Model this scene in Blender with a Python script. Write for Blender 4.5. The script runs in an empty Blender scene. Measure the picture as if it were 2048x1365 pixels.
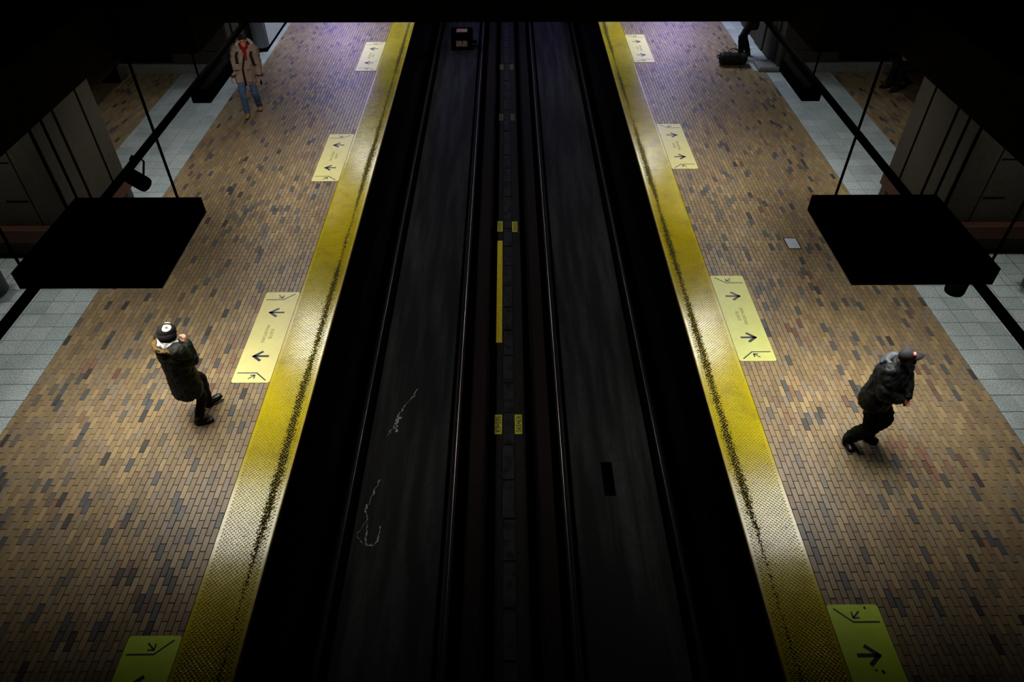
import bpy, bmesh, math, random
from mathutils import Vector, Matrix, noise

random.seed(7)
S = bpy.context.scene
C = S.collection

# ------------------------------------------------------------------ camera
CAM_H, PITCH, YAW, FPX = 7.0, math.radians(42.15), math.radians(0.42), 1429.0
cd = bpy.data.cameras.new('camera')
cam = bpy.data.objects.new('camera', cd)
C.objects.link(cam)
cam.location = (0, 0, CAM_H)
cam.rotation_euler = (math.pi / 2 - PITCH, 0, -YAW)
cd.sensor_width = 36.0
cd.lens = FPX / 2048 * 36.0
cd.clip_end = 200
S.camera = cam

# ------------------------------------------------------------------ world + view
W = bpy.data.worlds.new('world')
S.world = W
W.use_nodes = True
W.node_tree.nodes['Background'].inputs[0].default_value = (0.5, 0.6, 0.7, 1)
W.node_tree.nodes['Background'].inputs[1].default_value = 0.0
vs = S.view_settings
vs.view_transform = 'Standard'
vs.look = 'None'
vs.exposure = 0.0
vs.gamma = 1.0
vs.use_curve_mapping = False

# lamp strengths (the luminaires' own emission, used in their builders)
E_BOX, E_CEIL, E_FAR, E_BLUE, E_DOWN, E_NEAR = 31.0, 38.0, 40.0, 42.0, 32.0, 95.0
WARM = (1.0, 0.95, 0.86)
COOL = (0.90, 0.94, 1.0)
VIOLET = (0.42, 0.34, 1.0)


# ------------------------------------------------------------------ helpers
def lin(c):
    r = []
    for v in c:
        v = v / 255.0
        r.append(v / 12.92 if v <= 0.04045 else ((v + 0.055) / 1.055) ** 2.4)
    return (r[0], r[1], r[2], 1.0)


class NT:
    def __init__(self, name):
        self.m = bpy.data.materials.new(name)
        self.m.use_nodes = True
        self.t = self.m.node_tree
        self.b = self.t.nodes['Principled BSDF']

    def n(self, kind, **kw):
        nd = self.t.nodes.new(kind)
        for k, v in kw.items():
            if k == 'inp':
                for kk, vv in v.items():
                    nd.inputs[kk].default_value = vv
            else:
                setattr(nd, k, v)
        return nd

    def l(self, a, b):
        self.t.links.new(a, b)

    def math(self, op, a, b=None, clamp=False):
        nd = self.n('ShaderNodeMath', operation=op, use_clamp=clamp)
        for i, v in enumerate((a, b)):
            if v is None:
                continue
            if isinstance(v, (int, float)):
                nd.inputs[i].default_value = v
            else:
                self.l(v, nd.inputs[i])
        return nd.outputs[0]

    def mix(self, f, a, b):
        nd = self.n('ShaderNodeMix', data_type='RGBA')
        for i, v in ((0, f), (6, a), (7, b)):
            if isinstance(v, (int, float, tuple)):
                nd.inputs[i].default_value = v
            else:
                self.l(v, nd.inputs[i])
        return nd.outputs[2]

    def ramp(self, f, lo, hi):
        nd = self.n('ShaderNodeMapRange', inp={1: lo, 2: hi})
        self.l(f, nd.inputs[0])
        return nd.outputs[0]

    def noise(self, scale, detail=3.0, co=None, rough=0.6):
        nd = self.n('ShaderNodeTexNoise', inp={'Scale': scale, 'Detail': detail, 'Roughness': rough})
        if co is None:
            co = self.pos()
        self.l(co, nd.inputs['Vector'])
        return nd.outputs['Fac']

    def pos(self):
        if not hasattr(self, '_p'):
            self._p = self.n('ShaderNodeNewGeometry').outputs['Position']
        return self._p

    def bump(self, h, strength=0.3, dist=0.01):
        nd = self.n('ShaderNodeBump', inp={'Strength': strength, 'Distance': dist})
        self.l(h, nd.inputs['Height'])
        self.l(nd.outputs[0], self.b.inputs['Normal'])


def mat(name, rgb, rough=0.6, var=0.15, scale=20.0, spec=0.5, metal=0.0, bump=0.0, bscale=None, alt=None, altlo=.45, altr=.65):
    """plain material: colour with fine procedural mottling"""
    k = NT(name)
    c = lin(rgb)
    f = k.noise(scale, 4)
    if alt is None:
        d = tuple(max(0, x * (1 - var)) for x in c[:3]) + (1,)
        u = tuple(min(1, x * (1 + var)) for x in c[:3]) + (1,)
        col = k.mix(k.ramp(f, .3, .7), d, u)
    else:
        col = k.mix(k.ramp(f, altlo, altr), c, lin(alt))
    k.l(col, k.b.inputs['Base Color'])
    k.b.inputs['Roughness'].default_value = rough
    k.b.inputs['Metallic'].default_value = metal
    k.b.inputs['Specular IOR Level'].default_value = spec
    if bump:
        k.bump(k.noise(bscale or scale * 3, 5), bump)
    return k.m


def emit(name, rgb, strength):
    k = NT(name)
    k.b.inputs['Base Color'].default_value = (0.8, 0.8, 0.8, 1)
    k.b.inputs['Emission Color'].default_value = (*rgb, 1)
    k.b.inputs['Emission Strength'].default_value = strength
    return k.m


def obj(name, data, parent=None, m=None, loc=None, kind=None, label=None, cat=None, group=None):
    o = bpy.data.objects.new(name, data)
    C.objects.link(o)
    if m is not None and data is not None:
        for mm in (m if isinstance(m, (list, tuple)) else [m]):
            data.materials.append(mm)
    if parent is not None:
        o.parent = parent
    if loc is not None:
        o.location = loc
    if kind:
        o['kind'] = kind
    if label:
        o['label'] = label
    if cat:
        o['category'] = cat
    if group:
        o['group'] = group
    return o


def empty(name, loc, rz=0, label=None, cat=None, group=None, kind=None):
    o = obj(name, None, loc=loc, label=label, cat=cat, group=group, kind=kind)
    o.rotation_euler = (0, 0, rz)
    o.empty_display_size = 0.1
    return o


def mesh(name, v, f, smooth=False, mi=None):
    me = bpy.data.meshes.new(name)
    me.from_pydata(v, [], f)
    if mi:
        me.polygons.foreach_set('material_index', mi)
    if smooth:
        me.polygons.foreach_set('use_smooth', [True] * len(f))
    me.update()
    return me


BOXF = [(0, 3, 2, 1), (4, 5, 6, 7), (0, 1, 5, 4), (1, 2, 6, 5), (2, 3, 7, 6), (3, 0, 4, 7)]


class MB:
    """collects boxes / prisms / tubes into one mesh"""
    def __init__(self):
        self.v, self.f = [], []

    def add(self, v, f):
        o = len(self.v)
        self.v += [tuple(p) for p in v]
        self.f += [tuple(i + o for i in q) for q in f]
        return self

    def box(self, x0, x1, y0, y1, z0, z1):
        x0, x1 = min(x0, x1), max(x0, x1)
        return self.add([(x0, y0, z0), (x1, y0, z0), (x1, y1, z0), (x0, y1, z0),
                         (x0, y0, z1), (x1, y0, z1), (x1, y1, z1), (x0, y1, z1)], BOXF)

    def cbox(self, x0, x1, y0, y1, z0, z1, c=0.004):
        """box with chamfered top edges"""
        x0, x1 = min(x0, x1), max(x0, x1)
        v = [(x0, y0, z0), (x1, y0, z0), (x1, y1, z0), (x0, y1, z0),
             (x0, y0, z1 - c), (x1, y0, z1 - c), (x1, y1, z1 - c), (x0, y1, z1 - c),
             (x0 + c, y0 + c, z1), (x1 - c, y0 + c, z1), (x1 - c, y1 - c, z1), (x0 + c, y1 - c, z1)]
        f = [(0, 3, 2, 1), (0, 1, 5, 4), (1, 2, 6, 5), (2, 3, 7, 6), (3, 0, 4, 7),
             (4, 5, 9, 8), (5, 6, 10, 9), (6, 7, 11, 10), (7, 4, 8, 11), (8, 9, 10, 11)]
        return self.add(v, f)

    def prism(self, poly, z0, z1):
        n = len(poly)
        v = [(x, y, z0) for x, y in poly] + [(x, y, z1) for x, y in poly]
        f = [tuple(range(n - 1, -1, -1)), tuple(range(n, 2 * n))]
        f += [(i, (i + 1) % n, n + (i + 1) % n, n + i) for i in range(n)]
        return self.add(v, f)

    def tube(self, pts, rad, seg=10, ref=None, cap=True):
        """loft along pts; rad = number, list of numbers or list of (ra, rb); ref = direction of ra"""
        pts = [Vector(p) for p in pts]
        n = len(pts)
        if isinstance(rad, (int, float)):
            rad = [rad] * n
        rings = []
        prev = None
        for i, p in enumerate(pts):
            d = (pts[min(i + 1, n - 1)] - pts[max(i - 1, 0)]).normalized()
            a = Vector(ref) if ref is not None else (prev if prev is not None else Vector((0.31, 0.87, 0.37)))
            a = (a - d * a.dot(d))
            if a.length < 1e-4:
                a = Vector((1, 0, 0)) - d * d.x
            a.normalize()
            prev = a
            b = d.cross(a)
            r = rad[i]
            ra, rb = (r, r) if isinstance(r, (int, float)) else r
            rings.append([p + a * ra * math.cos(t) + b * rb * math.sin(t)
                          for t in (2 * math.pi * k / seg for k in range(seg))])
        v = [q for r in rings for q in r]
        f = []
        for i in range(n - 1):
            for k in range(seg):
                k2 = (k + 1) % seg
                f.append((i * seg + k, i * seg + k2, (i + 1) * seg + k2, (i + 1) * seg + k))
        if cap:
            f.append(tuple(range(seg - 1, -1, -1)))
            f.append(tuple((n - 1) * seg + k for k in range(seg)))
        return self.add(v, f)

    def limb(self, a, b, ra, rb, seg=12):
        """capsule with tapered radius"""
        a, b = Vector(a), Vector(b)
        d = (b - a).normalized()
        pts, r = [], []
        for t in (math.radians(x) for x in (-85, -60, -35, 0)):
            pts.append(a + d * ra * math.sin(t)); r.append(ra * math.cos(t))
        for t in (math.radians(x) for x in (0, 35, 60, 85)):
            pts.append(b + d * rb * math.sin(t)); r.append(rb * math.cos(t))
        return self.tube(pts, r, seg)

    def ell(self, c, r, rot=None, seg=14, rings=9):
        """ellipsoid"""
        v, f = [], []
        c = Vector(c)
        M = rot if rot is not None else Matrix.Identity(3)
        for i in range(rings + 1):
            ph = -math.pi / 2 + math.pi * (i + 0.001) / (rings + 0.002)
            for k in range(seg):
                t = 2 * math.pi * k / seg
                v.append(c + M @ Vector((r[0] * math.cos(ph) * math.cos(t), r[1] * math.cos(ph) * math.sin(t), r[2] * math.sin(ph))))
        for i in range(rings):
            for k in range(seg):
                k2 = (k + 1) % seg
                f.append((i * seg + k, i * seg + k2, (i + 1) * seg + k2, (i + 1) * seg + k))
        f.append(tuple(range(seg - 1, -1, -1)))
        f.append(tuple(rings * seg + k for k in range(seg)))
        return self.add(v, f)

    def me(self, name='m', smooth=False):
        return mesh(name, self.v, self.f, smooth)

    def o(self, name, m, parent=None, smooth=False, **kw):
        return obj(name, self.me(name, smooth), parent, m, **kw)


def at(mb, vec):
    mb.v = [(x + vec[0], y + vec[1], z + vec[2]) for x, y, z in mb.v]
    return mb


def remesh(mb, voxel, smooth=4, disp=0.0, dsize=0.1, dec=1.0):
    """fuse overlapping closed shapes into one continuous surface"""
    o = bpy.data.objects.new('tmp', mb.me('tmp'))
    C.objects.link(o)
    r = o.modifiers.new('r', 'REMESH')
    r.mode = 'VOXEL'
    r.voxel_size = voxel
    r.use_smooth_shade = True
    if smooth:
        s = o.modifiers.new('s', 'SMOOTH')
        s.factor = 0.5
        s.iterations = smooth
    if disp:
        tx = bpy.data.textures.new('t', 'CLOUDS')
        tx.noise_scale = dsize
        tx.noise_depth = 2
        d = o.modifiers.new('d', 'DISPLACE')
        d.texture = tx
        d.strength = disp
        d.mid_level = 0.5
    if dec < 1:
        q = o.modifiers.new('q', 'DECIMATE')
        q.ratio = dec
    dg = bpy.context.evaluated_depsgraph_get()
    me = bpy.data.meshes.new_from_object(o.evaluated_get(dg))
    me.polygons.foreach_set('use_smooth', [True] * len(me.polygons))
    old = o.data
    bpy.data.objects.remove(o)
    bpy.data.meshes.remove(old)
    return me


def project(p):
    """pixel of a world point (only used to decide which bricks show largest)"""
    v = Vector(p) - Vector((0, 0, CAM_H))
    cy, sy = math.cos(YAW), math.sin(YAW)
    x, y, z = cy * v.x - sy * v.y, sy * v.x + cy * v.y, v.z
    dep = y * math.cos(PITCH) - z * math.sin(PITCH)
    up = y * math.sin(PITCH) + z * math.cos(PITCH)
    if dep <= 0.1:
        return None
    return 1024 + FPX * x / dep, 682.5 - FPX * up / dep, dep


# ------------------------------------------------------------------ materials
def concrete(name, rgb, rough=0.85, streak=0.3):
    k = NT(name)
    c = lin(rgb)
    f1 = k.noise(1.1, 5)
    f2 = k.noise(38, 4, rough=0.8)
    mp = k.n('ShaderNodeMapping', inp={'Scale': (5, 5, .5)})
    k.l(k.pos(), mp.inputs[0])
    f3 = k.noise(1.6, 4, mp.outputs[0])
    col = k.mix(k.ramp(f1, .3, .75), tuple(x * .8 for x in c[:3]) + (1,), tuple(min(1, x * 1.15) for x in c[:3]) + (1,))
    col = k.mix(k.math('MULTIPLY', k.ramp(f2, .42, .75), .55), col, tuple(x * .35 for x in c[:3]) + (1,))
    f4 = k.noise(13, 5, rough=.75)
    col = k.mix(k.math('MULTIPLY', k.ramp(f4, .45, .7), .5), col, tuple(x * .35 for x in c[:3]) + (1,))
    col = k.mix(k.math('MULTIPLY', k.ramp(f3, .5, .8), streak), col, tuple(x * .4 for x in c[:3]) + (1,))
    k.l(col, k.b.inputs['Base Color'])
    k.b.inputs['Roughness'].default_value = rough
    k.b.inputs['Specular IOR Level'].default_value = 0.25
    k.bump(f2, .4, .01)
    return k.m


def brickmat(name, rgb, rough):
    k = NT(name)
    c = lin(rgb)
    f = k.noise(2.2, 3)
    g = k.noise(90, 3)
    grey = lin((112, 104, 96))
    col = k.mix(k.ramp(g, .3, .7), tuple(x * .82 for x in c[:3]) + (1,), tuple(min(1, x * 1.15) for x in c[:3]) + (1,))
    col = k.mix(k.math('MULTIPLY', k.ramp(f, .52, .72), .5), col, grey)
    k.l(col, k.b.inputs['Base Color'])
    k.l(k.math('ADD', k.math('MULTIPLY', k.noise(6, 3), .22), rough - .11), k.b.inputs['Roughness'])
    k.b.inputs['Specular IOR Level'].default_value = .45
    k.bump(g, .12, .004)
    return k.m


BR_COL = [(136, 118, 86), (144, 124, 90), (130, 112, 82), (152, 132, 96), (136, 117, 92), (126, 108, 82),
          (130, 118, 98), (120, 103, 80), (78, 79, 80), (62, 60, 58), (128, 98, 76), (104, 76, 66), (98, 92, 82)]
BR_W = [16, 14, 14, 9, 12, 10, 8, 6, 3.6, 1.5, 1.0, .5, 2.0]
BRICK = [brickmat('brick_%02d' % i, c, .44) for i, c in enumerate(BR_COL)]
GROUT = mat('grout', (46, 40, 32), .9, .3, 40, .2)


def tilemat(name, rgb):
    k = NT(name)
    c = lin(rgb)
    f = k.noise(48, 4, rough=.8)
    g = k.noise(1.7, 3)
    col = k.mix(k.ramp(f, .38, .62), tuple(x * .5 for x in c[:3]) + (1,), tuple(min(1, x * 1.35) for x in c[:3]) + (1,))
    col = k.mix(k.math('MULTIPLY', k.ramp(g, .45, .75), .35), col, lin((92, 104, 100)))
    k.l(col, k.b.inputs['Base Color'])
    k.b.inputs['Roughness'].default_value = .5
    k.b.inputs['Specular IOR Level'].default_value = .4
    return k.m


TILE = [tilemat('tile_%d' % i, c) for i, c in enumerate([(172, 186, 190), (164, 179, 182), (178, 190, 194)])]
TGROUT = mat('tile_grout', (62, 68, 66), .9, .2, 40, .2)


def yellowmat(name, dome=False):
    k = NT(name)
    sx = k.n('ShaderNodeSeparateXYZ')
    k.l(k.pos(), sx.inputs[0])
    ax = k.math('ABSOLUTE', sx.outputs[0])
    big = k.noise(1.3, 4)
    fine = k.noise(48, 2, rough=.6)
    yel = k.mix(k.ramp(big, .3, .7), lin((170, 154, 4)), lin((188, 172, 12)))
    dirt = k.math('MULTIPLY', k.ramp(k.noise(3.1, 5), .5, .78), .45)
    yel = k.mix(dirt, yel, lin((96, 84, 34)))
    # worn black band near the track edge
    mp = k.n('ShaderNodeMapping', inp={'Scale': (1, 1, 1)})
    k.l(k.pos(), mp.inputs[0])
    drift = k.math('MULTIPLY', k.math('SUBTRACT', k.noise(.8, 2), .5), .05)
    d = k.math('ABSOLUTE', k.math('SUBTRACT', k.math('ADD', ax, drift), 2.785))
    wid = k.math('MULTIPLY', k.ramp(k.noise(.42, 2, rough=.4), .3, .58), .054)
    inb = k.ramp(k.math('SUBTRACT', wid, d), -.035, .035)
    msk = k.ramp(k.math('ADD', inb, k.math('MULTIPLY', k.math('SUBTRACT', fine, .5), 3.2)), .52, .64)
    if dome:
        msk = k.math('MULTIPLY', msk, .6)
    col = k.mix(msk, yel, lin((16, 15, 13)))
    k.l(col, k.b.inputs['Base Color'])
    k.l(k.math('ADD', k.math('ADD', k.math('MULTIPLY', k.noise(8, 4), .16), .13), k.math('MULTIPLY', msk, .6)), k.b.inputs['Roughness'])
    k.l(k.math('MULTIPLY', k.math('SUBTRACT', 1.0, msk), .6), k.b.inputs['Specular IOR Level'])
    return k.m


YEL, YELD = yellowmat('tactile_yellow'), yellowmat('tactile_dome_yellow', True)
CONC = concrete('pier_concrete', (58, 55, 47))
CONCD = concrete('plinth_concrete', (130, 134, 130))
SLABM = concrete('slab_concrete', (22, 20, 17))
BEDM = None


def bedmat():
    k = NT('track_bed')
    mp = k.n('ShaderNodeMapping', inp={'Scale': (3.2, .22, 1)})
    k.l(k.pos(), mp.inputs[0])
    s = k.noise(1.7, 4, mp.outputs[0])
    f = k.noise(9, 6, rough=.75)
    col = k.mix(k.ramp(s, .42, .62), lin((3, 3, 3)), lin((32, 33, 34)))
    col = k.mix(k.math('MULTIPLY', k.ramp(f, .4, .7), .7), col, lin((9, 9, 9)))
    k.l(col, k.b.inputs['Base Color'])
    k.b.inputs['Roughness'].default_value = .85
    k.b.inputs['Specular IOR Level'].default_value = .2
    k.bump(f, .5, .02)
    return k.m


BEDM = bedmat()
BLACK = mat('black_painted_metal', (2, 2, 2), .9, .2, 30, .0)
SOOT = mat('sooty_concrete', (9, 9, 8), .9, .4, 6, .05)
RAIL = mat('worn_steel', (205, 205, 205), .42, .1, 40, .5, metal=1.0)
RUST = mat('brown_guide_bar', (19, 12, 9), .8, .4, 14, .1)
WALKM = mat('walkway_concrete', (32, 34, 37), .85, .4, 7, .15, alt=(11, 11, 12))
MARKY = mat('yellow_line_paint', (176, 160, 8), .6, .25, 25, .3)
PLATEY = mat('marker_plate', (150, 150, 40), .6, .2, 25, .3)
PLATED = mat('dull_marker_plate', (78, 78, 46), .8, .3, 25, .2)
INK = mat('black_ink', (14, 14, 14), .6, .1, 30, .3)
DECAL = mat('pale_yellow_vinyl', (218, 211, 138), .42, .05, 5, .5)
DECALG = mat('pale_lime_vinyl', (206, 211, 124), .42, .06, 5, .5)
DECALN = mat('dim_light_lime_vinyl', (206, 236, 62), .45, .06, 5, .5)  # same vinyl, greener and brighter to put the dim-light look into the colour
NAVY = mat('navy_print', (34, 40, 58), .45, .15, 30, .5)
PRINT = mat('grey_green_print', (112, 116, 66), .5, .1, 30, .4)
ORANGE = mat('orange_brown_laminate', (58, 27, 12), .6, .25, 12, .4)
HATCH = mat('brushed_plate', (176, 188, 204), .5, .1, 60, .5)
STAINW = mat('lime_deposit', (112, 114, 113), .9, .3, 60, .2)

# ------------------------------------------------------------------ structure
Y0, Y1 = -2.0, 30.0
XE, XS, XT0, XT1, XW = 2.66, 3.27, 6.48, 8.1, 10.4
BED = -1.1


def brick_mesh(i):
    b = MB()
    b.cbox(-.031, .031, -.0972, .0972, -.03, 0, .003)
    return b


BW, BL = .0665, .2
# repairs with other bricks: (x, y, radius x, radius y, weight factors)
BR_PATCH = [(5.05, 5.5, .32, .4, {10: 60, 11: 25}), (4.3, 7.95, .2, .35, {11: 50, 10: 20}),
            (-3.95, 3.85, .5, .4, {11: 40, 10: 15, 9: 8}), (-4.2, 16.6, .6, 1.3, {8: 9, 12: 12}),
            (4.1, 8.9, .25, .5, {8: 10, 12: 12}), (-4.6, 10.9, .5, .8, {12: 12}), (-5.6, 4.4, .5, .5, {12: 10, 8: 4}), (4.1, 11.2, .4, .6, {12: 8})]


def rnd_brick(x, y):
    """brick colour index: mostly tan, darker ones scattered, some in clusters"""
    n = noise.noise(Vector((x * .9 + 13, y * .6, 3.1)))
    w = list(BR_W)
    if n > .3:
        w[8] *= 2.0; w[9] *= 1.5; w[12] *= 4
    n2 = noise.noise(Vector((x * 1.1 + 41, y * .9, 7.7)))
    if n2 > .42:
        w[10] *= 8; w[11] *= 9
    for (cx, cy, rx, ry, ch) in BR_PATCH:
        if ((x - cx) / rx) ** 2 + ((y - cy) / ry) ** 2 < random.uniform(.4, 1.3):
            for i_, f_ in ch.items():
                w[i_] *= f_
    return random.choices(range(len(w)), w)[0]


floors = {}
for side, sx in (('left', -1), ('right', 1)):
    b = MB()
    b.box(sx * XE, sx * XW, Y0, Y1, BED - .3, -.012)
    fl = b.o('floor_' + side, mat('platform_' + side, (58, 48, 36), .9, .3, 40, .2), kind='structure')
    floors[side] = fl
    MB().box(sx * (XE - .015), sx * XE, Y0, Y1, BED, -.05).o('platform_face', SOOT, fl)
    # ---- bricks
    cells = []

    def field(x0, x1, y0, y1):
        nx = max(1, int(round((x1 - x0) / BW)))
        w = (x1 - x0) / nx
        for i in range(nx):
            off = (BL / 2 if i % 2 else 0)
            for j in range(int((y1 - y0) / BL) + 2):
                ya, yb = y0 + j * BL - off, y0 + (j + 1) * BL - off
                ya, yb = max(ya, y0), min(yb, y1)
                if yb - ya < .03:
                    continue
                cells.append((sx * (x0 + (i + .5) * w), (ya + yb) / 2, yb - ya, w))
    field(XS + .006, XT0, 1.6, 17.8)
    field(XS + .006, 6.2, 17.8, 27.0)
    field(XT1, 9.9, 11.85, 17.7)
    vis = []
    for q, c in enumerate(cells):
        p = project((c[0], c[1], 0))
        if p and -10 < p[0] < 2058 and -10 < p[1] < 1375 and abs(c[2] - BL) < 1e-4 and abs(c[0]) < XT0:
            vis.append((p[2], q))
    vis.sort()
    single = set(q for d, q in vis[:300])
    bms = [None] * len(BR_COL)
    big, bigm = MB(), []
    for q, (x, y, ln, w) in enumerate(cells):
        ci = rnd_brick(x, y)
        dz = random.uniform(-.0015, .0012)
        if q in single:
            if bms[ci] is None:
                bms[ci] = brick_mesh(ci).me('brick')
                bms[ci].materials.append(BRICK[ci])
            o = obj('brick', bms[ci], fl, loc=(x, y, dz))
            o.rotation_euler = (random.gauss(0, .004), random.gauss(0, .008), 0)
        else:
            n0 = len(big.f)
            big.cbox(x - w / 2 + .0023, x + w / 2 - .0023, y - ln / 2 + .0028, y + ln / 2 - .0028, -.03, dz, .003)
            # slight individual tilt
            tx, ty = random.gauss(0, .008), random.gauss(0, .004)
            for vi in range(len(big.v) - 4, len(big.v)):
                a = big.v[vi]
                big.v[vi] = (a[0], a[1], a[2] + (a[0] - x) * tx + (a[1] - y) * ty)
            bigm += [ci] * (len(big.f) - n0)
    me = mesh('brick_field', big.v, big.f, mi=bigm)
    for m_ in BRICK:
        me.materials.append(m_)
    obj('brick_field', me, fl, kind='stuff')
    # ---- grey tiles
    tiles = []
    T = .3

    def tfield(x0, x1, y0, y1):
        nx = int(math.ceil((x1 - x0) / T - .05))
        for i in range(nx):
            for j in range(int(math.ceil((y1 - y0) / T))):
                xa, xb = x0 + i * T, min(x1, x0 + (i + 1) * T)
                ya, yb = y0 + j * T, min(y1, y0 + (j + 1) * T)
                if xb - xa > .02 and yb - ya > .02:
                    tiles.append((xa, xb, ya, yb))
    tfield(XT0 + .004, XT1, 3.9, 17.7)
    tfield(XT1, XW, 3.9, 9.9)
    tfield(6.2, 6.75, 17.8, 26)
    order = []
    for q, t in enumerate(tiles):
        p = project((sx * (t[0] + t[1]) / 2, (t[2] + t[3]) / 2, 0))
        if p and -30 < p[0] < 2078 and 20 < p[1] < 1395 and t[0] < 7.9 or (p and t[0] < 9 and -20 < p[0] < 2068):
            order.append((p[2], q))
    order.sort()
    single = set(q for d, q in order[:300])
    tm = {}
    rest, restm = MB(), []
    for q, (xa, xb, ya, yb) in enumerate(tiles):
        mi = random.randrange(3)
        dz = random.uniform(-.001, .001)
        cx, cy, hx, hy = sx * (xa + xb) / 2, (ya + yb) / 2, (xb - xa) / 2 - .0045, (yb - ya) / 2 - .0045
        if q in single:
            key = (mi, round(hx, 4), round(hy, 4))
            if key not in tm:
                tm[key] = MB().cbox(-hx, hx, -hy, hy, -.03, 0, .003).me('tile')
                tm[key].materials.append(TILE[mi])
            obj('floor_tile', tm[key], fl, loc=(cx, cy, dz))
        else:
            n0 = len(rest.f)
            rest.cbox(cx - hx, cx + hx, cy - hy, cy + hy, -.03, dz, .003)
            restm += [mi] * (len(rest.f) - n0)
    if rest.f:
        me = mesh('tile_field', rest.v, rest.f, mi=restm)
        for m_ in TILE:
            me.materials.append(m_)
        obj('tile_field', me, fl, kind='stuff')

    # ---- tactile strip
    st = MB()
    st.box(sx * XE, sx * XS, Y0, 28, -.05, .004)
    lab = 'yellow tactile warning strip along the edge of the %s platform' % side
    strip = st.o('tactile_strip', YEL, label=lab, cat='tactile strip', group='tactile strips')
    dm = MB()
    pit = .047
    prof = [(.0135, 0.0), (.0115, .004), (.007, .006)]
    y = 2.0
    r = 0
    while y < 21.9:
        for i in range(12):
            x = sx * (XE + .045 + i * pit + (pit / 2 if r % 2 else 0))
            if abs(x) > XS - .03:
                continue
            seg = 8 if y < 9 else 6
            pv, pf = [], []
            for rr, zz in prof:
                for k in range(seg):
                    t = 2 * math.pi * k / seg
                    pv.append((x + rr * math.cos(t), y + rr * math.sin(t), .0038 + zz))
            for a in range(2):
                for k in range(seg):
                    pf.append((a * seg + k, a * seg + (k + 1) % seg, (a + 1) * seg + (k + 1) % seg, (a + 1) * seg + k))
            pf.append(tuple(2 * seg + k for k in range(seg)))
            dm.add(pv, pf)
        y += pit / 2
        r += 1
    dm.o('tactile_domes', YELD, strip, smooth=False, kind='stuff')
    # edge nosing, pale worn lip at the track side
    MB().box(sx * (XE - .012), sx * XE, Y0, 28, -.05, .0045).o('edge_nosing', mat('nosing_' + side, (150, 132, 52), .5, .2, 30, .5), strip)

# ---- track trench
b = MB()
b.box(-XE, XE, Y0, Y1, BED - .3, BED)
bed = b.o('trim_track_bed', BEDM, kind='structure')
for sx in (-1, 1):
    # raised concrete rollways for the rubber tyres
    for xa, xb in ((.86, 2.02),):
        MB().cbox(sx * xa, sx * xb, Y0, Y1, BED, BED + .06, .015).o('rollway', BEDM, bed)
    nm = 'left' if sx < 0 else 'right'
    for xr, wh in ((.73, 'inner'), (2.13, 'outer')):
        t = empty('running_rail', (sx * xr, 0, BED), 0, 'steel %s rail of the %s track with a bright worn edge' % (wh, nm), 'rail', 'running rails')
        MB().box(-.065, .065, Y0, Y1, 0, .02).o('rail_foot', RUST, t)
        MB().box(-.012, .012, Y0, Y1, .02, .13).o('rail_web', RUST, t)
        MB().cbox(-.03, .03, Y0, Y1, .13, .17, .008).o('rail_head', RUST, t)
        xl = -sx * .0 + (.012 if sx > 0 else -.012) * (1 if wh == 'inner' else -1)
        rr_ = .0042 if wh == 'inner' else .0012
        MB().tube([(xl, Y0, .17), (xl, Y1, .17)], rr_, 14).o('worn_edge', RAIL, t, True)
    t = empty('guide_bar', (sx * .46 + .03, 0, BED), 0, 'reddish brown guide bar beside the central walkway, %s track' % nm, 'guide bar', 'guide bars')
    MB().cbox(-.1, .1, Y0, Y1, .1, .3, .02).o('bar', RUST, t)
    for i in range(14):
        MB().box(-.05, .05, i * 2 - .1, i * 2 + .1, 0, .1).o('bar_support', SOOT, t)
# central walkway
wk = MB().cbox(-.2, .26, Y0, Y1, BED, BED + .12, .02).o('central_walkway', mat('walkway_edge', (20, 19, 17), .85, .4, 7, .15), label='narrow dark concrete walkway between the two tracks', cat='walkway')
for i in range(40):
    y = .4 + i * .62
    MB().cbox(-.08 + random.uniform(-.01, .005), .075 + random.uniform(-.005, .01), y, y + .59, BED + .12, BED + .135 + random.uniform(-.004, .008), .006).o('cover_slab', WALKM, wk)
ln = MB().box(-.2, -.1, 8.77, 11.75, BED + .121, BED + .129).o('yellow_line', MARKY, label='long yellow painted line on the walkway between the tracks', cat='painted line')

# lime deposits (ribbons with ragged edges)
def ribbon(name, pts, w, m, z, parent):
    v, f = [], []
    fine = []
    for i in range(len(pts) - 1):
        a, c = Vector((*pts[i], 0)), Vector((*pts[i + 1], 0))
        n = max(2, int((c - a).length / .025))
        fine += [a.lerp(c, k / n) for k in range(n)]
    fine.append(Vector((*pts[-1], 0)))
    for i, p in enumerate(fine):
        p = p + Vector((random.gauss(0, .01), random.gauss(0, .01), 0))
        d = (fine[min(i + 1, len(fine) - 1)] - fine[max(i - 1, 0)])
        nrm = Vector((-d.y, d.x, 0)).normalized()
        ww = max(.0015, w * random.choice((.15, .4, .8, 1.3, .3)))
        for q in (p + nrm * ww, p - nrm * ww * random.uniform(.3, 1)):
            v.append((q.x, q.y, z)); v.append((q.x, q.y, z + .004))
    for i in range(len(fine) - 1):
        a = 4 * i
        f += [(a + 1, a + 3, a + 7, a + 5), (a, a + 1, a + 5, a + 4), (a + 2, a + 6, a + 7, a + 3)]
    return obj(name, mesh(name, v, f), parent, m)


def G(px, py, z=0.0):
    """ground position that was measured at a photo pixel, in metres"""
    dx, du = (px - 1024) / FPX, (682.5 - py) / FPX
    y = du * math.sin(PITCH) + math.cos(PITCH)
    zz = du * math.cos(PITCH) - math.sin(PITCH)
    cy, sy = math.cos(YAW), math.sin(YAW)
    x, y = cy * dx + sy * y, -sy * dx + cy * y
    t = (z - CAM_H) / zz
    return (x * t, y * t)


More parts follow.
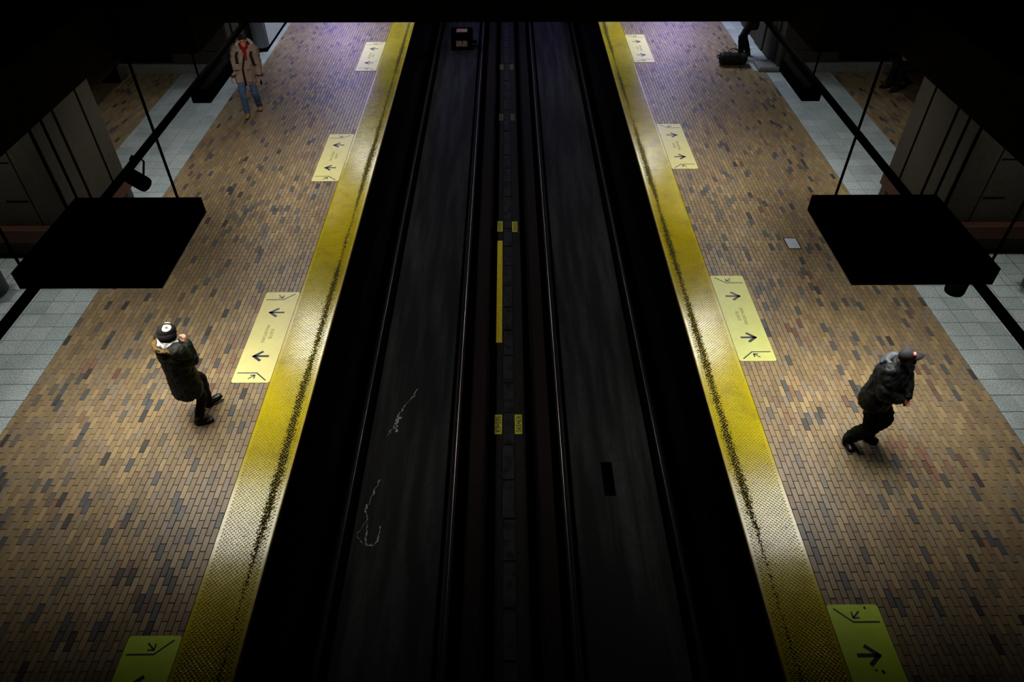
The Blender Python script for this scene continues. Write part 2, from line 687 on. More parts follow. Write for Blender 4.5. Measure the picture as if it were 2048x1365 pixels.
ZB = BED + .061
for pl, w in (([(-1.42, 7.75), (-1.5, 7.55), (-1.6, 7.38), (-1.66, 7.2), (-1.7, 6.98), (-1.76, 6.84)], .012),
              ([(-1.64, 7.2), (-1.67, 7.04), (-1.66, 6.9)], .03),
              ([(-1.78, 6.05), (-1.81, 5.9), (-1.87, 5.7), (-1.9, 5.55), (-1.86, 5.35), (-1.84, 5.1), (-1.8, 5.02), (-1.72, 5.0), (-1.68, 5.08), (-1.67, 5.3)], .012),
              ([(-1.9, 5.35), (-1.96, 5.15), (-1.86, 5.02)], .008)):
    ribbon('lime_deposit', pl, w, STAINW, ZB, bed)
MB().box(1.30, 1.45, 5.75, 6.32, BED + .0, BED + .064).o('drain_pit_cover', BLACK, bed)


def text_mesh(txt, size, m, parent, name='lettering', M=None, align='CENTER', xscale=1.0):
    cu = bpy.data.curves.new('t', 'FONT')
    cu.body = txt
    cu.size = size
    cu.align_x = align
    cu.align_y = 'CENTER'
    cu.extrude = .0004
    cu.space_character = 1.0
    o = bpy.data.objects.new('t', cu)
    C.objects.link(o)
    dg = bpy.context.evaluated_depsgraph_get()
    me = bpy.data.meshes.new_from_object(o.evaluated_get(dg))
    bpy.data.objects.remove(o)
    me.transform(Matrix.Diagonal((xscale, 1, 1, 1)))
    if M is not None:
        me.transform(M)
    me.materials.clear()
    return obj(name, me, parent, m)


# distance plates on the walkway
for (yc, wh) in ((6.98, 'nearest the camera'), (12.25, 'at the far end of the yellow line'), (17.3, 'far down the track'), (20.6, 'farthest down the track')):
    pm = PLATEY if yc < 15 else PLATED  # far plates use a duller, greyer yellow
    for xc, up, sd, tx in ((-.15, -1, 'left', 'K9\u2022595'), (.145, 1, 'right', 'K9\u2022595')):
        o = MB().cbox(-.055, .055, -.19, .19, 0, .008, .002).o('distance_plate', pm, loc=(xc, yc, BED + .121 if abs(yc - 12.25) > .1 or up > 0 else BED + .1295),
            label='yellow distance plate, %s edge of the walkway, %s' % (sd, wh), cat='plate', group='distance plates')
        M = Matrix.Translation((0, 0, .009)) @ Matrix.Rotation(-math.pi / 2 * up, 4, 'Z')
        text_mesh(tx, .112, INK, o, M=M, xscale=.92)

# signal box on the left track
t = empty('signal_box', (-1.36, 22.4, BED), 0, 'dark trackside box with two small dimly lit plates', 'signal box')
MB().cbox(-.32, .32, -.3, .3, 0, .55, .03).o('housing', BLACK, t)
PLT = mat('pinkish_plate', (150, 120, 100), .6, .4, 18, .3, alt=(60, 46, 40))
MB().box(-.17, .17, -.32, -.3, .18, .34).o('reflector_plate', PLT, t)
pb = MB().box(-.15, .17, -.18, .08, .55, .57)
pb.o('top_plate', PLT, t)
for xx in (.36, .42):
    MB().box(xx - .01, xx + .01, -.32, -.3, .24, .26).o('indicator', STAINW, t)
MB().box(.32, .45, -.3, -.1, .15, .3).o('side_bracket', BLACK, t)

# ---- ceiling slab with the stepped opening, upper enclosure
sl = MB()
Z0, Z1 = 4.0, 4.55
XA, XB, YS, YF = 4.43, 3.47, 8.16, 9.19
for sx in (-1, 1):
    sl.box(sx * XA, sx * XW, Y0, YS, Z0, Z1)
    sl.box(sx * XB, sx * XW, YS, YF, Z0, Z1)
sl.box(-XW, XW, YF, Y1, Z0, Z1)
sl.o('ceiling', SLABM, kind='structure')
MB().box(-XW - .3, XW + .3, Y0, Y1, 9.6, 9.9).o('ceiling_upper', SLABM, kind='structure')
MB().box(-XW - .3, -XW, Y0, Y1, BED, 9.6).o('wall_left', CONC, kind='structure')
MB().box(XW, XW + .3, Y0, Y1, BED, 9.6).o('wall_right', CONC, kind='structure')
MB().box(-XW - .3, XW + .3, Y1, Y1 + .3, BED - .3, 9.9).o('wall_back', SOOT, kind='structure')
MB().box(-XW - .3, XW + .3, Y0 - .3, Y0, BED - .3, 9.9).o('wall_front', SOOT, kind='structure')

# ---- piers: near pier (y 9.95..11.8) and far pier (from y 17.75), built of ribbed concrete panels
for side, sx in (('left', -1), ('right', 1)):
    root = MB().box(sx * 7.08, sx * XW, 10.03, 11.74, 0, 4.0).o('wall_pier_' + side, CONC, kind='structure')
    yy = 9.95
    for wpan, prot in ((.62, .0), (.28, .03), (.5, .0), (.45, .02)):
        MB().cbox(sx * (7.0 - prot), sx * 7.08, yy, min(yy + wpan - .03, 11.8), 0, 3.99, .006).o('concrete_panel', CONC, root)
        yy += wpan
    xx = 7.02
    for wpan in (.55, .8, .8, .8, .4):
        MB().box(sx * xx, sx * (xx + wpan - .025), 9.95, 10.03, 0, 3.99).o('concrete_panel', CONC, root)
        xx += wpan
    MB().box(sx * 7.05, sx * XW, 11.74, 11.8, 0, 3.99).o('concrete_panel', CONC, root)
    for i, (za, zb) in enumerate(((1.02, 1.05), (1.7, 1.72))):
        MB().box(sx * 7.6, sx * (7.95 + .1 * i), 9.945, 9.951, za, zb).o('panel_chip', SOOT, root)
    bt = empty('bumper_rail', (sx * 6.9, 10.9, 0), 0, 'orange-brown band wrapping the concrete pier on the %s platform' % side, 'bumper rail', 'orange bands round the piers')
    MB().cbox(-.07 if sx > 0 else .07, .06 if sx > 0 else -.06, -1.1, .72, .36, .6, .01).o('end_board', ORANGE, bt)
    MB().cbox(sx * .06, sx * 3.4, -1.12, -.97, .36, .6, .01).o('side_board', ORANGE, bt)
    # far pier
    fp = MB().box(sx * 6.85, sx * XW, 17.82, 27, 0, 4.0).o('wall_far_pier_' + side, CONC, kind='structure')
    MB().cbox(sx * 6.3, sx * 7.0, 17.74, 18.3, 0, .1, .03).o('plinth', CONCD, fp)
    MB().cbox(sx * 7.0, sx * XW, 17.70, 17.82, 0, .22, .02).o('plinth', CONCD, fp)
    yy = 17.8
    for i, wpan in enumerate((.35, .3, .7, .7, .7, .7, .7, .7, .7)):
        MB().cbox(sx * (6.76 - .04 * (i % 2)), sx * 6.85, yy, yy + wpan - .03, 0, 3.99, .006).o('concrete_panel', CONC, fp)
        yy += wpan
    MB().box(sx * 6.86, sx * 7.35, 17.76, 17.82, .1, .52).o('concrete_panel', CONC, fp)
    MB().box(sx * 6.78, sx * 7.35, 17.76, 17.82, .54, 1.6).o('concrete_panel', CONC, fp)
    MB().box(sx * 7.36, sx * 8.2, 17.76, 17.82, .54, 1.6).o('concrete_panel', CONC, fp)
    MB().box(sx * 7.36, sx * 8.2, 17.76, 17.82, .2, .52).o('concrete_panel', CONC, fp)
    pn = empty('display_case', (sx * 8.98, 17.82, .3), 0, 'black framed wall case at the back of the alcove, %s platform' % side, 'display case', 'wall cases in the alcoves')
    MB().cbox(-.72, .72, -.1, 0, 0, 2.1, .02).o('case_frame', BLACK, pn)
    MB().box(-.64, .64, -.108, -.1, .08, 2.0).o('case_glass', mat('dark_glass_' + side, (8, 8, 10), .25, .1, 10, .3), pn)
    MB().box(sx * 9.95, sx * XW, 11.8, 17.8, 0, .45).o('trim_bench_plinth_' + side, CONC, kind='structure')

# ------------------------------------------------------------------ luminaires
def lamp_mesh(hx, hy):
    return mesh('diffuser', [(-hx, -hy, 0), (hx, -hy, 0), (hx, hy, 0), (-hx, hy, 0)], [(0, 3, 2, 1)])


EM_BOX = emit('lamp_box', WARM, E_BOX)
EM_CEIL = emit('lamp_ceiling', WARM, E_CEIL)
EM_FAR = emit('lamp_far', COOL, E_FAR)
EM_BLUE = emit('lamp_violet', VIOLET, E_BLUE)
for side, sx in (('left', -1), ('right', 1)):
    t = empty('hanging_luminaire', (sx * 4.255, 6.525, 2.5), 0, 'large square black luminaire hung above the %s platform' % side, 'luminaire', 'square hanging luminaires')
    hs = .725
    h = MB()
    h.box(-hs, hs, -hs, hs, .17, .2)
    h.box(-hs, -hs + .02, -hs, hs, 0, .17).box(hs - .02, hs, -hs, hs, 0, .17)
    h.box(-hs + .02, hs - .02, -hs, -hs + .02, 0, .17).box(-hs + .02, hs - .02, hs - .02, hs, 0, .17)
    h.o('housing', BLACK, t)
    d = obj('diffuser', lamp_mesh(hs - .05, hs - .05), t, EM_BOX, loc=(0, 0, .14))
    lv = MB()  # unseen blades added to narrow the light thrown on the floor
    for nb, along in ((8, 0), (4, 1)):
        for i in range(1, nb):
            q_ = -hs + .02 + (2 * hs - .04) * i / nb
            if along:
                lv.box(q_ - .003, q_ + .003, -hs + .02, hs - .02, .0, .125)
            else:
                lv.box(-hs + .02, hs - .02, q_ - .003, q_ + .003, .0, .125)
    lv.o('added_louvre', BLACK, t)
    for rx, ry, zt in ((-sx * .475, .675, 9.6), (sx * .675, -.62, 4.0), (sx * .675, .675, 4.0)):
        MB().tube([(rx, ry, .2), (rx, ry, zt - 2.5)], .015, 8).o('hanging_rod', BLACK, t)
    # conduit track with its hangers
    c = empty('hanging_track', (sx * 4.735, 12, 2.6), 0, 'long black suspended track running along the %s platform' % side, 'track', 'suspended tracks')
    MB().box(-.028, .028, -4.74, 9.0, -.04, .04).o('track_bar', BLACK, c)
    MB().box(-.033, .033, -4.74, -4.69, -.045, .045).o('end_cap', BLACK, c)
    c2 = empty('hanging_track', (sx * 4.735, 3.4, 2.6), 0, 'short black suspended track running to the near side of the luminaire, %s platform' % side, 'track', 'suspended tracks')
    MB().box(-.028, .028, -2.4, 2.39, -.04, .04).o('track_bar', BLACK, c2)
    MB().box(-.033, .033, 2.34, 2.39, -.045, .045).o('end_cap', BLACK, c2)
    for yy in (-1.1, 1.2, 4.5, 8.0):
        MB().tube([(0, yy, .04), (0, yy, 1.4)], .015, 8).o('hanging_rod', BLACK, c)
    # slim sign case below the track
    g = empty('hanging_sign', (sx * 4.73, 11.35, 2.3), 0, 'slim black sign case hanging from the track, %s platform' % side, 'sign', 'hanging sign cases')
    MB().cbox(-.14, .14, -.62, .62, 0, .22, .01).o('sign_case', BLACK, g)
    MB().box(-.11, .11, -.6, .6, -.004, 0).o('bottom_cover', BLACK, g)
    for yy in (-.4, .4):
        MB().box(-.02, .02, yy - .02, yy + .02, .22, .254).o('bracket', BLACK, g)
    # ceiling luminaires under the slab
    for yy, em, wh, hx, hy in ((12.0, EM_CEIL, 'nearer', .42, .9), (20.2, EM_FAR, 'farther', .42, .9), (28.0, EM_BLUE, 'farthest, violet', .7, 1.2)):
        u = empty('ceiling_luminaire', (sx * (4.42 if yy < 25 else 6.15), yy, 3.9), 0, '%s ceiling luminaire under the slab of the %s platform' % (wh, side), 'luminaire', 'ceiling luminaires')
        bd = .27 if yy < 25 else .06  # depth of unseen baffles added to cut the lamp's spread
        k = MB()
        k.box(-hx - .04, hx + .04, -hy - .04, hy + .04, .08, .1)
        k.box(-hx - .04, -hx - .02, -hy, hy, 0, .08).box(hx + .02, hx + .04, -hy, hy, 0, .08)
        for bx in (-hx - .04, hx + .02):
            k.box(bx, bx + .02, -hy, hy, -bd, 0)
        for by in (-hy, 0, hy):
            k.box(-hx - .02, hx + .02, by - .008, by + .008, -bd, .01)
        k.o('lamp_housing', BLACK, u)
        obj('diffuser', lamp_mesh(hx, hy), u, em, loc=(0, 0, .03))

EM_DOWN = emit('added_alcove_light', (1.0, .97, .88), E_DOWN)
EM_NEAR = emit('added_near_light', (1.0, .97, .84), E_NEAR)
for side, sx in (('left', -1), ('right', 1)):  # unseen downlights added to brighten the pier fronts and alcoves
    for xx, yy, wh in ((8.0, 9.1, 'nearer the camera'), (8.9, 14.6, 'inside the bench alcove')):
        u = empty('added_downlight', (sx * xx, yy, 3.9), 0, 'added unseen downlight above the %s platform tiles, %s' % (side, wh), 'downlight', 'added downlights')
        k = MB()
        k.box(-.2, .2, -.2, .2, .08, .1)
        for q in (-.2, .185):
            k.box(q, q + .015, -.2, .2, -.12, .08).box(-.185, .185, q, q + .015, -.12, .08)
        k.o('lamp_housing', BLACK, u)
        obj('diffuser', lamp_mesh(.18, .18), u, EM_NEAR if yy < 10 else EM_DOWN, loc=(0, 0, .05))

# loudspeakers clamped to the tracks
def loudspeaker(loc, d, label):
    t = empty('loudspeaker', loc, 0, label, 'loudspeaker')
    d = Vector(d).normalized()
    MB().tube([-d * .13, -d * .12, d * .11, d * .13, d * .135], [.07, .1, .1, .095, .075], 20).o('speaker_body', BLACK, t, True)
    MB().tube([d * .133, d * .14], .082, 20).o('speaker_grille', SOOT, t)
    return t


t = loudspeaker((-4.76, 8.25, 2.36), (.85, -.35, -.35), 'black cylinder loudspeaker clamped to the left track above the tiles')
MB().tube([(-.05, .02, .1), (.0, .1, .2), (.04, .16, .25), (.1, .12, .2), (.09, 0, .05)], .014, 8).o('clamp_strap', BLACK, t)
MB().tube([(-.02, .12, .28), (-.08, .16, .22), (-.06, .08, .12), (0, 0, .06)], .014, 8).o('clamp_strap', BLACK, t)
t = loudspeaker((4.78, 6.0, 2.38), (0, 0, -1), 'black cylinder loudspeaker pointing down below the square luminaire on the right')
MB().tube([(0, 0, .1), (0, 0, .119)], .02, 8).o('mount_stem', BLACK, t)

# ------------------------------------------------------------------ floor signs
def rrect(x0, x1, y0, y1, r, n=5):
    p = []
    for cx, cy, a in ((x1 - r, y1 - r, 0), (x0 + r, y1 - r, 90), (x0 + r, y0 + r, 180), (x1 - r, y0 + r, 270)):
        for k in range(n + 1):
            t = math.radians(a + 90 * k / n)
            p.append((cx + r * math.cos(t), cy + r * math.sin(t)))
    return p


def stroke(mb, a, b, w, z0, z1):
    a, b = Vector((*a, 0)), Vector((*b, 0))
    d = (b - a).normalized()
    n = Vector((-d.y, d.x, 0)) * w / 2
    q = [a - n, b - n, b + n, a + n]
    mb.prism([(p.x, p.y) for p in q], z0, z1)


SZ0, SZ1 = .0045, .0052


def floor_sign(loc, rz, label, m, worn=False):
    # local frame of the left platform: +x towards the track, sign spans x -0.265..0.265
    t = MB().prism(rrect(-.265, .265, -1.0, 1.0, .035), 0, .0045).o('floor_sign', m, loc=(loc[0], loc[1], .0022), label=label, cat='floor sign', group='pale yellow exit signs stuck to the platform floor')
    t.rotation_euler = (0, 0, rz)
    for yc in (.5, -.47):
        a = MB()
        # broad headed arrow pointing away from the track
        a.prism([(-.11, 0), (-.075, -.02), (.13, -.02), (.13, .02), (-.075, .02)], SZ0, SZ1)
        a.prism([(-.11, 0), (.045, .085), (.02, .12), (-.03, .092), (-.04, .045)], SZ0, SZ1)
        a.v = a.v[:10]
        a.f = [f for f in a.f if max(f) < 10]
        for s in (1, -1):
            stroke(a, (-.098, -.012 * s), (.03, .098 * s), .042, SZ0, SZ1)
        a.v = [(x, y + yc, z) for x, y, z in a.v]
        a.o('arrow', NAVY, t)
    for s in (1, -1):
        l = MB()
        stroke(l, (-.225, .81 * s), (.045, .81 * s), .018, SZ0, SZ1)
        stroke(l, (.04, .806 * s), (.2, .955 * s), .018, SZ0, SZ1)
        l.o('gap_line', NAVY, t)
        k = MB()
        tip = (.03, .855 * s)
        stroke(k, (-.05, .925 * s), tip, .017, SZ0, SZ1)
        stroke(k, (-.035, .855 * s), (.036, .852 * s), .017, SZ0, SZ1)
        stroke(k, (.03, .92 * s), (.03, .85 * s), .017, SZ0, SZ1)
        k.o('small_arrow', NAVY, t)
    for tx, xo in (('SORTIE', .045), ('PRIORITAIRE', -.04)):
        M = Matrix.Translation((xo, .01, SZ0 + .0003)) @ Matrix.Rotation(-math.pi / 2, 4, 'Z')
        text_mesh(tx, .07, PRINT, t, M=M)
    if worn:
        for (x, y, r) in ((.02, -.83, .016), (.115, -.27, .03), (.07, -.25, .018), (.03, -.22, .014)):
            pass
    return t


xs = XS + .005 + .265
WHL = ['farthest on left platform', 'second farthest on left platform',
       'beside the person in fur-collared parka', 'nearest the camera on left platform']
for yc, w in zip((18.85, 13.37, 7.9, 2.35), WHL):
    floor_sign((-xs, yc), 0, 'pale yellow floor sign with arrows, ' + w, DECAL if yc > 5 else DECALN)
WHR = ['farthest on right platform', 'second farthest on right platform',
       'beside the man in dark cap', 'nearest the camera on right platform']
for yc, w in zip((19.37, 13.81, 8.28, 2.63), WHR):
    t = floor_sign((xs, yc), math.pi, 'pale yellow floor sign with arrows, ' + w, DECALN if yc < 5 else DECALG if yc < 10 else DECAL)
    if yc < 5:
        for (px, py, r) in ((1767, 1346, .022), (1752, 1342, .012), (1729, 1217, .014)):
            gx, gy = G(px, py)
            ring = [(-(gx - xs) + r * random.uniform(.6, 1.3) * math.cos(a * .7), -(gy - yc) + r * random.uniform(.6, 1.3) * math.sin(a * .7)) for a in range(9)]
            MB().prism(ring, SZ0, SZ1).o('scuff_mark', INK, t)

# floor hatch
t = empty('floor_hatch', (4.895, 10.2, 0), 0, 'small square grey metal plate set in the right platform bricks', 'hatch')
MB().cbox(-.1, .1, -.15, .15, -.01, .0045, .002).o('plate', HATCH, t)
MB().box(-.12, .12, -.17, .17, -.01, .0026).o('plate_frame', GROUT, t)

# ------------------------------------------------------------------ furniture
for side, sx in (('left', -1), ('right', 1)):
    t = empty('alcove_bench', (sx * 9.6, 15.6, 0), 0, 'dark bench with an orange wooden seat edge in the %s alcove' % side, 'bench', 'alcove benches')
    MB().cbox(-.24, .24, -1.9, 1.9, .4, .46, .012).o('seat', mat('bench_seat_' + side, (40, 22, 14), .6, .3, 15, .3), t)
    MB().box(sx * -.26, sx * -.24, -1.9, 1.9, .39, .46).o('front_edge', ORANGE, t)
    for yy in (-1.6, 0, 1.6):
        MB().box(-.2, .2, yy - .05, yy + .05, 0, .4).o('bench_leg', BLACK, t)

KIOSK = mat('kiosk_enamel', (168, 178, 190), .5, .06, 4, .4)
t = empty('poster_kiosk', (-6.6, 20.6, 0), 0, 'tall pale blue-grey poster kiosk with a rounded end against the left wall', 'kiosk')
MB().box(-.08, .3, -1.3, 1.6, .1, 2.3).o('kiosk_body', KIOSK, t)
k = MB()
k.prism([(.19 * math.cos(a) + .11, -1.3 - .16 * math.sin(a)) for a in (math.pi * q / 12 for q in range(13))], .1, 2.3)
k.o('rounded_end', mat('kiosk_end', (120, 130, 142), .45, .08, 4, .4), t, True)
MB().box(-.08, .28, -1.42, 1.58, 0, .1).o('base', BLACK, t)
MB().box(.3, .312, -1.28, -1.255, .1, 2.3).o('corner_strip', BLACK, t)
MB().box(.3, .308, -1.2, 1.5, .7, 2.1).o('poster', mat('kiosk_poster', (60, 84, 150), .5, .2, 3, .4, alt=(180, 190, 205)), t)

# litter bins at the near edge of the piers
def bin_(loc, label, m, bag):
    t = empty('litter_bin', loc, 0, label, 'bin', 'litter bins')
    MB().tube([(0, 0, .02), (0, 0, .06), (0, 0, .72), (0, 0, .76)], [.17, .2, .22, .21], 22).o('bin_body', m, t, True)
    MB().tube([(0, 0, .76), (0, 0, .8)], [.235, .225], 22).o('rim', BLACK, t)
    b = MB()
    for i in range(18):
        a = 2 * math.pi * i / 18
        r = .2 + .04 * (i % 2)
        b.tube([(r * .9 * math.cos(a), r * .9 * math.sin(a), .8), (r * math.cos(a) * 1.12, r * math.sin(a) * 1.12, .74), (r * math.cos(a) * 1.1, r * math.sin(a) * 1.1, .55 + .05 * (i % 3))], [.03, .035, .012], 6)
    b.o('bag_skirt', bag, t, True)
    MB().tube([(0, 0, .76), (0, 0, .79)], [.19, .19], 22).o('bin_opening', BLACK, t)


bin_((-8.05, 8.9, 0), 'dark bin with a blue-black bag beside the left pier', mat('bin_grey', (40, 44, 50), .5, .2, 12, .4), mat('bag_blue', (26, 34, 44), .35, .3, 12, .5))
bin_((8.35, 8.9, 0), 'olive-brown bin beside the right pier', mat('bin_olive', (66, 58, 36), .5, .2, 12, .4), mat('bag_olive', (52, 46, 32), .4, .3, 12, .5))

# duffel bag
BAG = mat('black_nylon', (14, 14, 16), .7, .3, 20, .3)
t = empty('duffel_bag', (5.74, 18.2, 0), math.radians(-4), 'black duffel bag lying on the right platform floor', 'bag')
b = MB()
b.tube([(-.34, 0, .15), (-.32, 0, .15), (-.26, 0, .155), (.26, 0, .155), (.32, 0, .15), (.34, 0, .15)], [.1, .135, .15, .15, .135, .1], 20)
obj('bag_body', remesh(b, .014, 3, .03, .12), t, BAG)
for yy in (-.07, .07):
    MB().tube([(-.14, yy * 1.2, .29), (-.1, yy, .36), (0, yy * .6, .4), (.1, yy, .36), (.14, yy * 1.2, .29)], .011, 8).o('bag_handle', BAG, t, True)
MB().box(-.28, .28, -.006, .006, .3, .31).o('zip', SOOT, t)
MB().tube([(-.34, .05, .2), (-.4, .02, .24), (-.4, -.06, .2), (-.34, -.08, .16)], .014, 8).o('end_strap', BAG, t, True)

# ------------------------------------------------------------------ people
def ik(a, b, l1, l2, pole):
    a, b = Vector(a), Vector(b)
    d = b - a
    L = min(d.length, (l1 + l2) * .999)
    u = d.normalized()
    x = (l1 * l1 - l2 * l2 + L * L) / (2 * L)
    h = math.sqrt(max(0, l1 * l1 - x * x))
    p = Vector(pole)
    p = (p - u * p.dot(u))
    p.normalize()
    return a + u * x + p * h, a + u * L


SKIN = mat('skin', (196, 138, 112), .55, .1, 25, .4)
SKIND = mat('skin_tanned', (150, 92, 70), .55, .1, 25, .4)


def hand(mb, wrist, elbow, palm_n, curl, side, s=1.0):
    """palm, four unequal bent fingers and a thumb leaving the side of the palm"""
    w = Vector(wrist)
    d = (w - Vector(elbow)).normalized()
    n = Vector(palm_n)
    n = (n - d * n.dot(d)).normalized()      # direction the palm faces
    a = d.cross(n).normalized() * side        # towards the thumb side
    mb.tube([w - d * .02, w + d * .02, w + d * .06, w + d * .088], [(.026 * s, .02 * s), (.036 * s, .017 * s), (.042 * s, .016 * s), (.038 * s, .012 * s)], 10, ref=a)
    for i, (off, ln) in enumerate(((.030, .068), (.0105, .078), (-.010, .072), (-.030, .056))):
        base = w + d * .082 + a * off * 1.05
        c = curl * (1 + .08 * i)
        d1 = (d * math.cos(c * .5) + n * math.sin(c * .5) + a * off * 2.2).normalized()
        d2 = (d * math.cos(c * 1.3) + n * math.sin(c * 1.3) + a * off * 1.2).normalized()
        p1 = base + d1 * ln * .55 * s
        p2 = p1 + d2 * ln * .5 * s
        mb.limb(base, p1, .0092 * s, .0085 * s, 8)
        mb.limb(p1, p2, .0085 * s, .007 * s, 8)
    tb = w + d * .03 + a * .034
    td = (d * .7 + a * .65 + n * .35).normalized()
    t1 = tb + td * .035
    t2 = t1 + (d * .9 + a * .1 + n * .45).normalized() * .032
    mb.limb(tb, t1, .0125 * s, .0105 * s, 8)
    mb.limb(t1, t2, .0105 * s, .008 * s, 8)


def build_person(P):
    """P: spec dict in a local frame: +Y the way the person faces, +X their right, Z up"""
    s = P['h'] / 1.75
    root = empty('person', P['loc'], P['head'] - math.pi / 2, P['label'], 'person')
    V = Vector
    lean = P.get('lean', (0, 0))
    hipz = P.get('hip', .93)
    hip = V((0, P.get('hipy', 0), hipz))
    hl = V((lean[0], lean[1], 0))
    chest = hip + V((0, 0, .38)) + hl * .7
    neck = hip + V((0, .0, .56)) + hl
    hc = neck + V((0, .035, .135)) + V((*P.get('headoff', (0, 0)), 0))
    ht = P.get('headturn', 0.0)
    tilt = P.get('headtilt', 0.0)
    HR = Matrix.Rotation(ht, 3, 'Z') @ Matrix.Rotation(-tilt, 3, 'X')

    def hp(x, y, z):
        return hc + HR @ V((x, y, z))
    J = {}
    for sd, k in ((1, 'r'), (-1, 'l')):
        f = P['foot_' + k]
        ank = V((f[0], f[1], .085 + f[2]))
        hj = hip + V((sd * .092, 0, -.02))
        kn, ank = ik(hj, ank, .44, .43, P.get('kneepole', (sd * .1, 1, 0)))
        J['hip' + k], J['knee' + k], J['ank' + k] = hj, kn, ank
        fd = V((math.sin(f[3]), math.cos(f[3]), f[4] if len(f) > 4 else 0)).normalized()
        J['fd' + k] = fd
        sh = neck + V((sd * .185, -.0, -.055))
        el, wr = ik(sh, V(P['hand_' + k]), .3, .27, P.get('pole_' + k, (sd * .5, -1, -.4)))
        J['sh' + k], J['el' + k], J['wr' + k] = sh, el, wr
    # ---- body: one continuous surface
    b = MB()
    b.tube([hip + V((0, 0, -.1)), hip, hip + V((0, 0, .13)) + hl * .2, chest, neck + V((0, 0, -.06)), neck],
           [(.12, .09), (.15, .1), (.125, .088), (.16, .105), (.13, .08), (.06, .055)], 16, ref=(1, 0, 0))
    b.limb(neck - V((0, 0, .04)), hc - V((0, 0, .04)), .058, .055)
    b.ell(hc + HR @ V((0, -.012, .035)), (.074, .093, .088), HR)
    b.ell(hc + HR @ V((0, .015, -.035)), (.06, .075, .075), HR)
    b.ell(hp(0, .06, -.085), (.032, .03, .025), HR)
    b.tube([hp(0, .088, .02), hp(0, .102, -.01), hp(0, .112, -.028), hp(0, .09, -.036)], [.009, .012, .016, .012], 8)
    b.tube([hp(-.022, .088, -.06), hp(0, .097, -.058), hp(.022, .088, -.06)], [.005, .009, .005], 8)
    b.tube([hp(-.05, .075, .032), hp(-.02, .092, .034), hp(.02, .092, .034), hp(.05, .075, .032)], [.007, .01, .01, .007], 8)
    for sd in (1, -1):
        b.ell(hp(sd * .077, -.005, -.005), (.012, .022, .034), HR, 8, 6)
    for sd, k in ((1, 'r'), (-1, 'l')):
        b.limb(J['sh' + k], J['el' + k], .052, .042)
        b.limb(J['el' + k], J['wr' + k], .042, .028)
        b.limb(neck - V((0, 0, .08)), J['sh' + k], .06, .055)
        b.limb(J['hip' + k], J['knee' + k], .085, .058)
        b.limb(J['knee' + k], J['ank' + k], .056, .038)
        b.limb(J['ank' + k], J['ank' + k] + J['fd' + k] * .1 - V((0, 0, .058)), .034, .02)
        pn = P.get('palm_' + k, (-sd, 0, 0))
        hand(b, J['wr' + k], J['el' + k], pn, P.get('curl_' + k, .6), sd * P.get('flip_' + k, 1))
    me = remesh(b, .006, 2, dec=.35)
    obj('body', me, root, P['skin'])
    EYE = P.get('eye')
    if EYE:
        for sd in (1, -1):
            MB().ell(hp(sd * .032, .077, .008), (.012, .008, .007), HR, 8, 6).o('eye', EYE, root, True)
    # ---- trousers
    b = MB()
    lr = P.get('leg_r', (.1, .078, .066))
    b.tube([hip + V((0, 0, -.12)), hip + V((0, 0, -.02)), hip + V((0, 0, .12))], [(.15, .115), (.165, .12), (.15, .11)], 16, ref=(1, 0, 0))
    for k in 'rl':
        b.limb(J['hip' + k], J['knee' + k], lr[0], lr[1])
        e = J['knee' + k].lerp(J['ank' + k], 1.0)
        b.limb(J['knee' + k], e, lr[1], lr[2])
    tm = P['trousers']
    if isinstance(tm, tuple):
        me = remesh(b, .012, 3, P.get('tfold', .03), .09)
        me.materials.append(tm[0])
        me.materials.append(tm[1])
        me.polygons.foreach_set('material_index', [1 if p.center.x > 0 else 0 for p in me.polygons])
        obj('trousers', me, root)
    else:
        obj('trousers', remesh(b, .012, 3, P.get('tfold', .03), .09), root, tm)
    # ---- shoes
    for k in 'rl':
        a, fd = J['ank' + k], J['fd' + k]
        sd_ = fd.cross(V((0, 0, 1))).normalized()
        up = sd_.cross(fd).normalized()
        c = a - up * .05
        b = MB()
        b.tube([c - fd * .085, c - fd * .06, c + fd * .02, c + fd * .11, c + fd * .17, c + fd * .19],
               [(.02, .025), (.042, .045), (.045, .045), (.05, .034), (.042, .026), (.02, .014)], 14, ref=sd_)
        b.limb(a - up * .02, a + up * .06, .054, .056)
        sh = obj('shoe', remesh(b, .009, 3), root, P['shoes'])
        sl = MB()
        pts = []
        for q in range(16):
            t = 2 * math.pi * q / 16
            pts.append(c + fd * (.05 + .142 * math.cos(t)) + sd_ * (.047 * math.sin(t) * (1 + .12 * math.cos(t))) - up * .045)
        n = len(pts)
        v = [p + up * .02 for p in pts] + [p + up * .0 + up * -.0 for p in pts]
        v2 = [p + up * .02 for p in pts]
        v1 = [p - up * .0 for p in pts]
        f = [tuple(range(n)), tuple(range(2 * n - 1, n - 1, -1))] + [(i, n + i, n + (i + 1) % n, (i + 1) % n) for i in range(n)]
        obj('sole', mesh('sole', [tuple(p) for p in v2 + v1], f), sh, P.get('soles', BLACK))
    # ---- jacket
    b = MB()
    hem = P.get('hem', .78)
    jr = P.get('jr', 1.0)
    hz = V((hip.x, hip.y, hem)) + hl * (-.1)
    b.tube([hz, hz + V((0, 0, .1)), hip + V((0, 0, .14)) + hl * .25, chest + V((0, 0, .0)), neck + V((0, 0, -.08)), neck + V((0, 0, .0)), neck + V((0, 0, .035))],
           [(.2 * jr, .155 * jr), (.2 * jr, .155 * jr), (.18 * jr, .14 * jr), (.195 * jr, .15 * jr), (.165 * jr, .125 * jr), (.095, .09), (.085, .085)], 20, ref=(1, 0, 0))
    ar = P.get('arm_r', (.085, .07, .055))
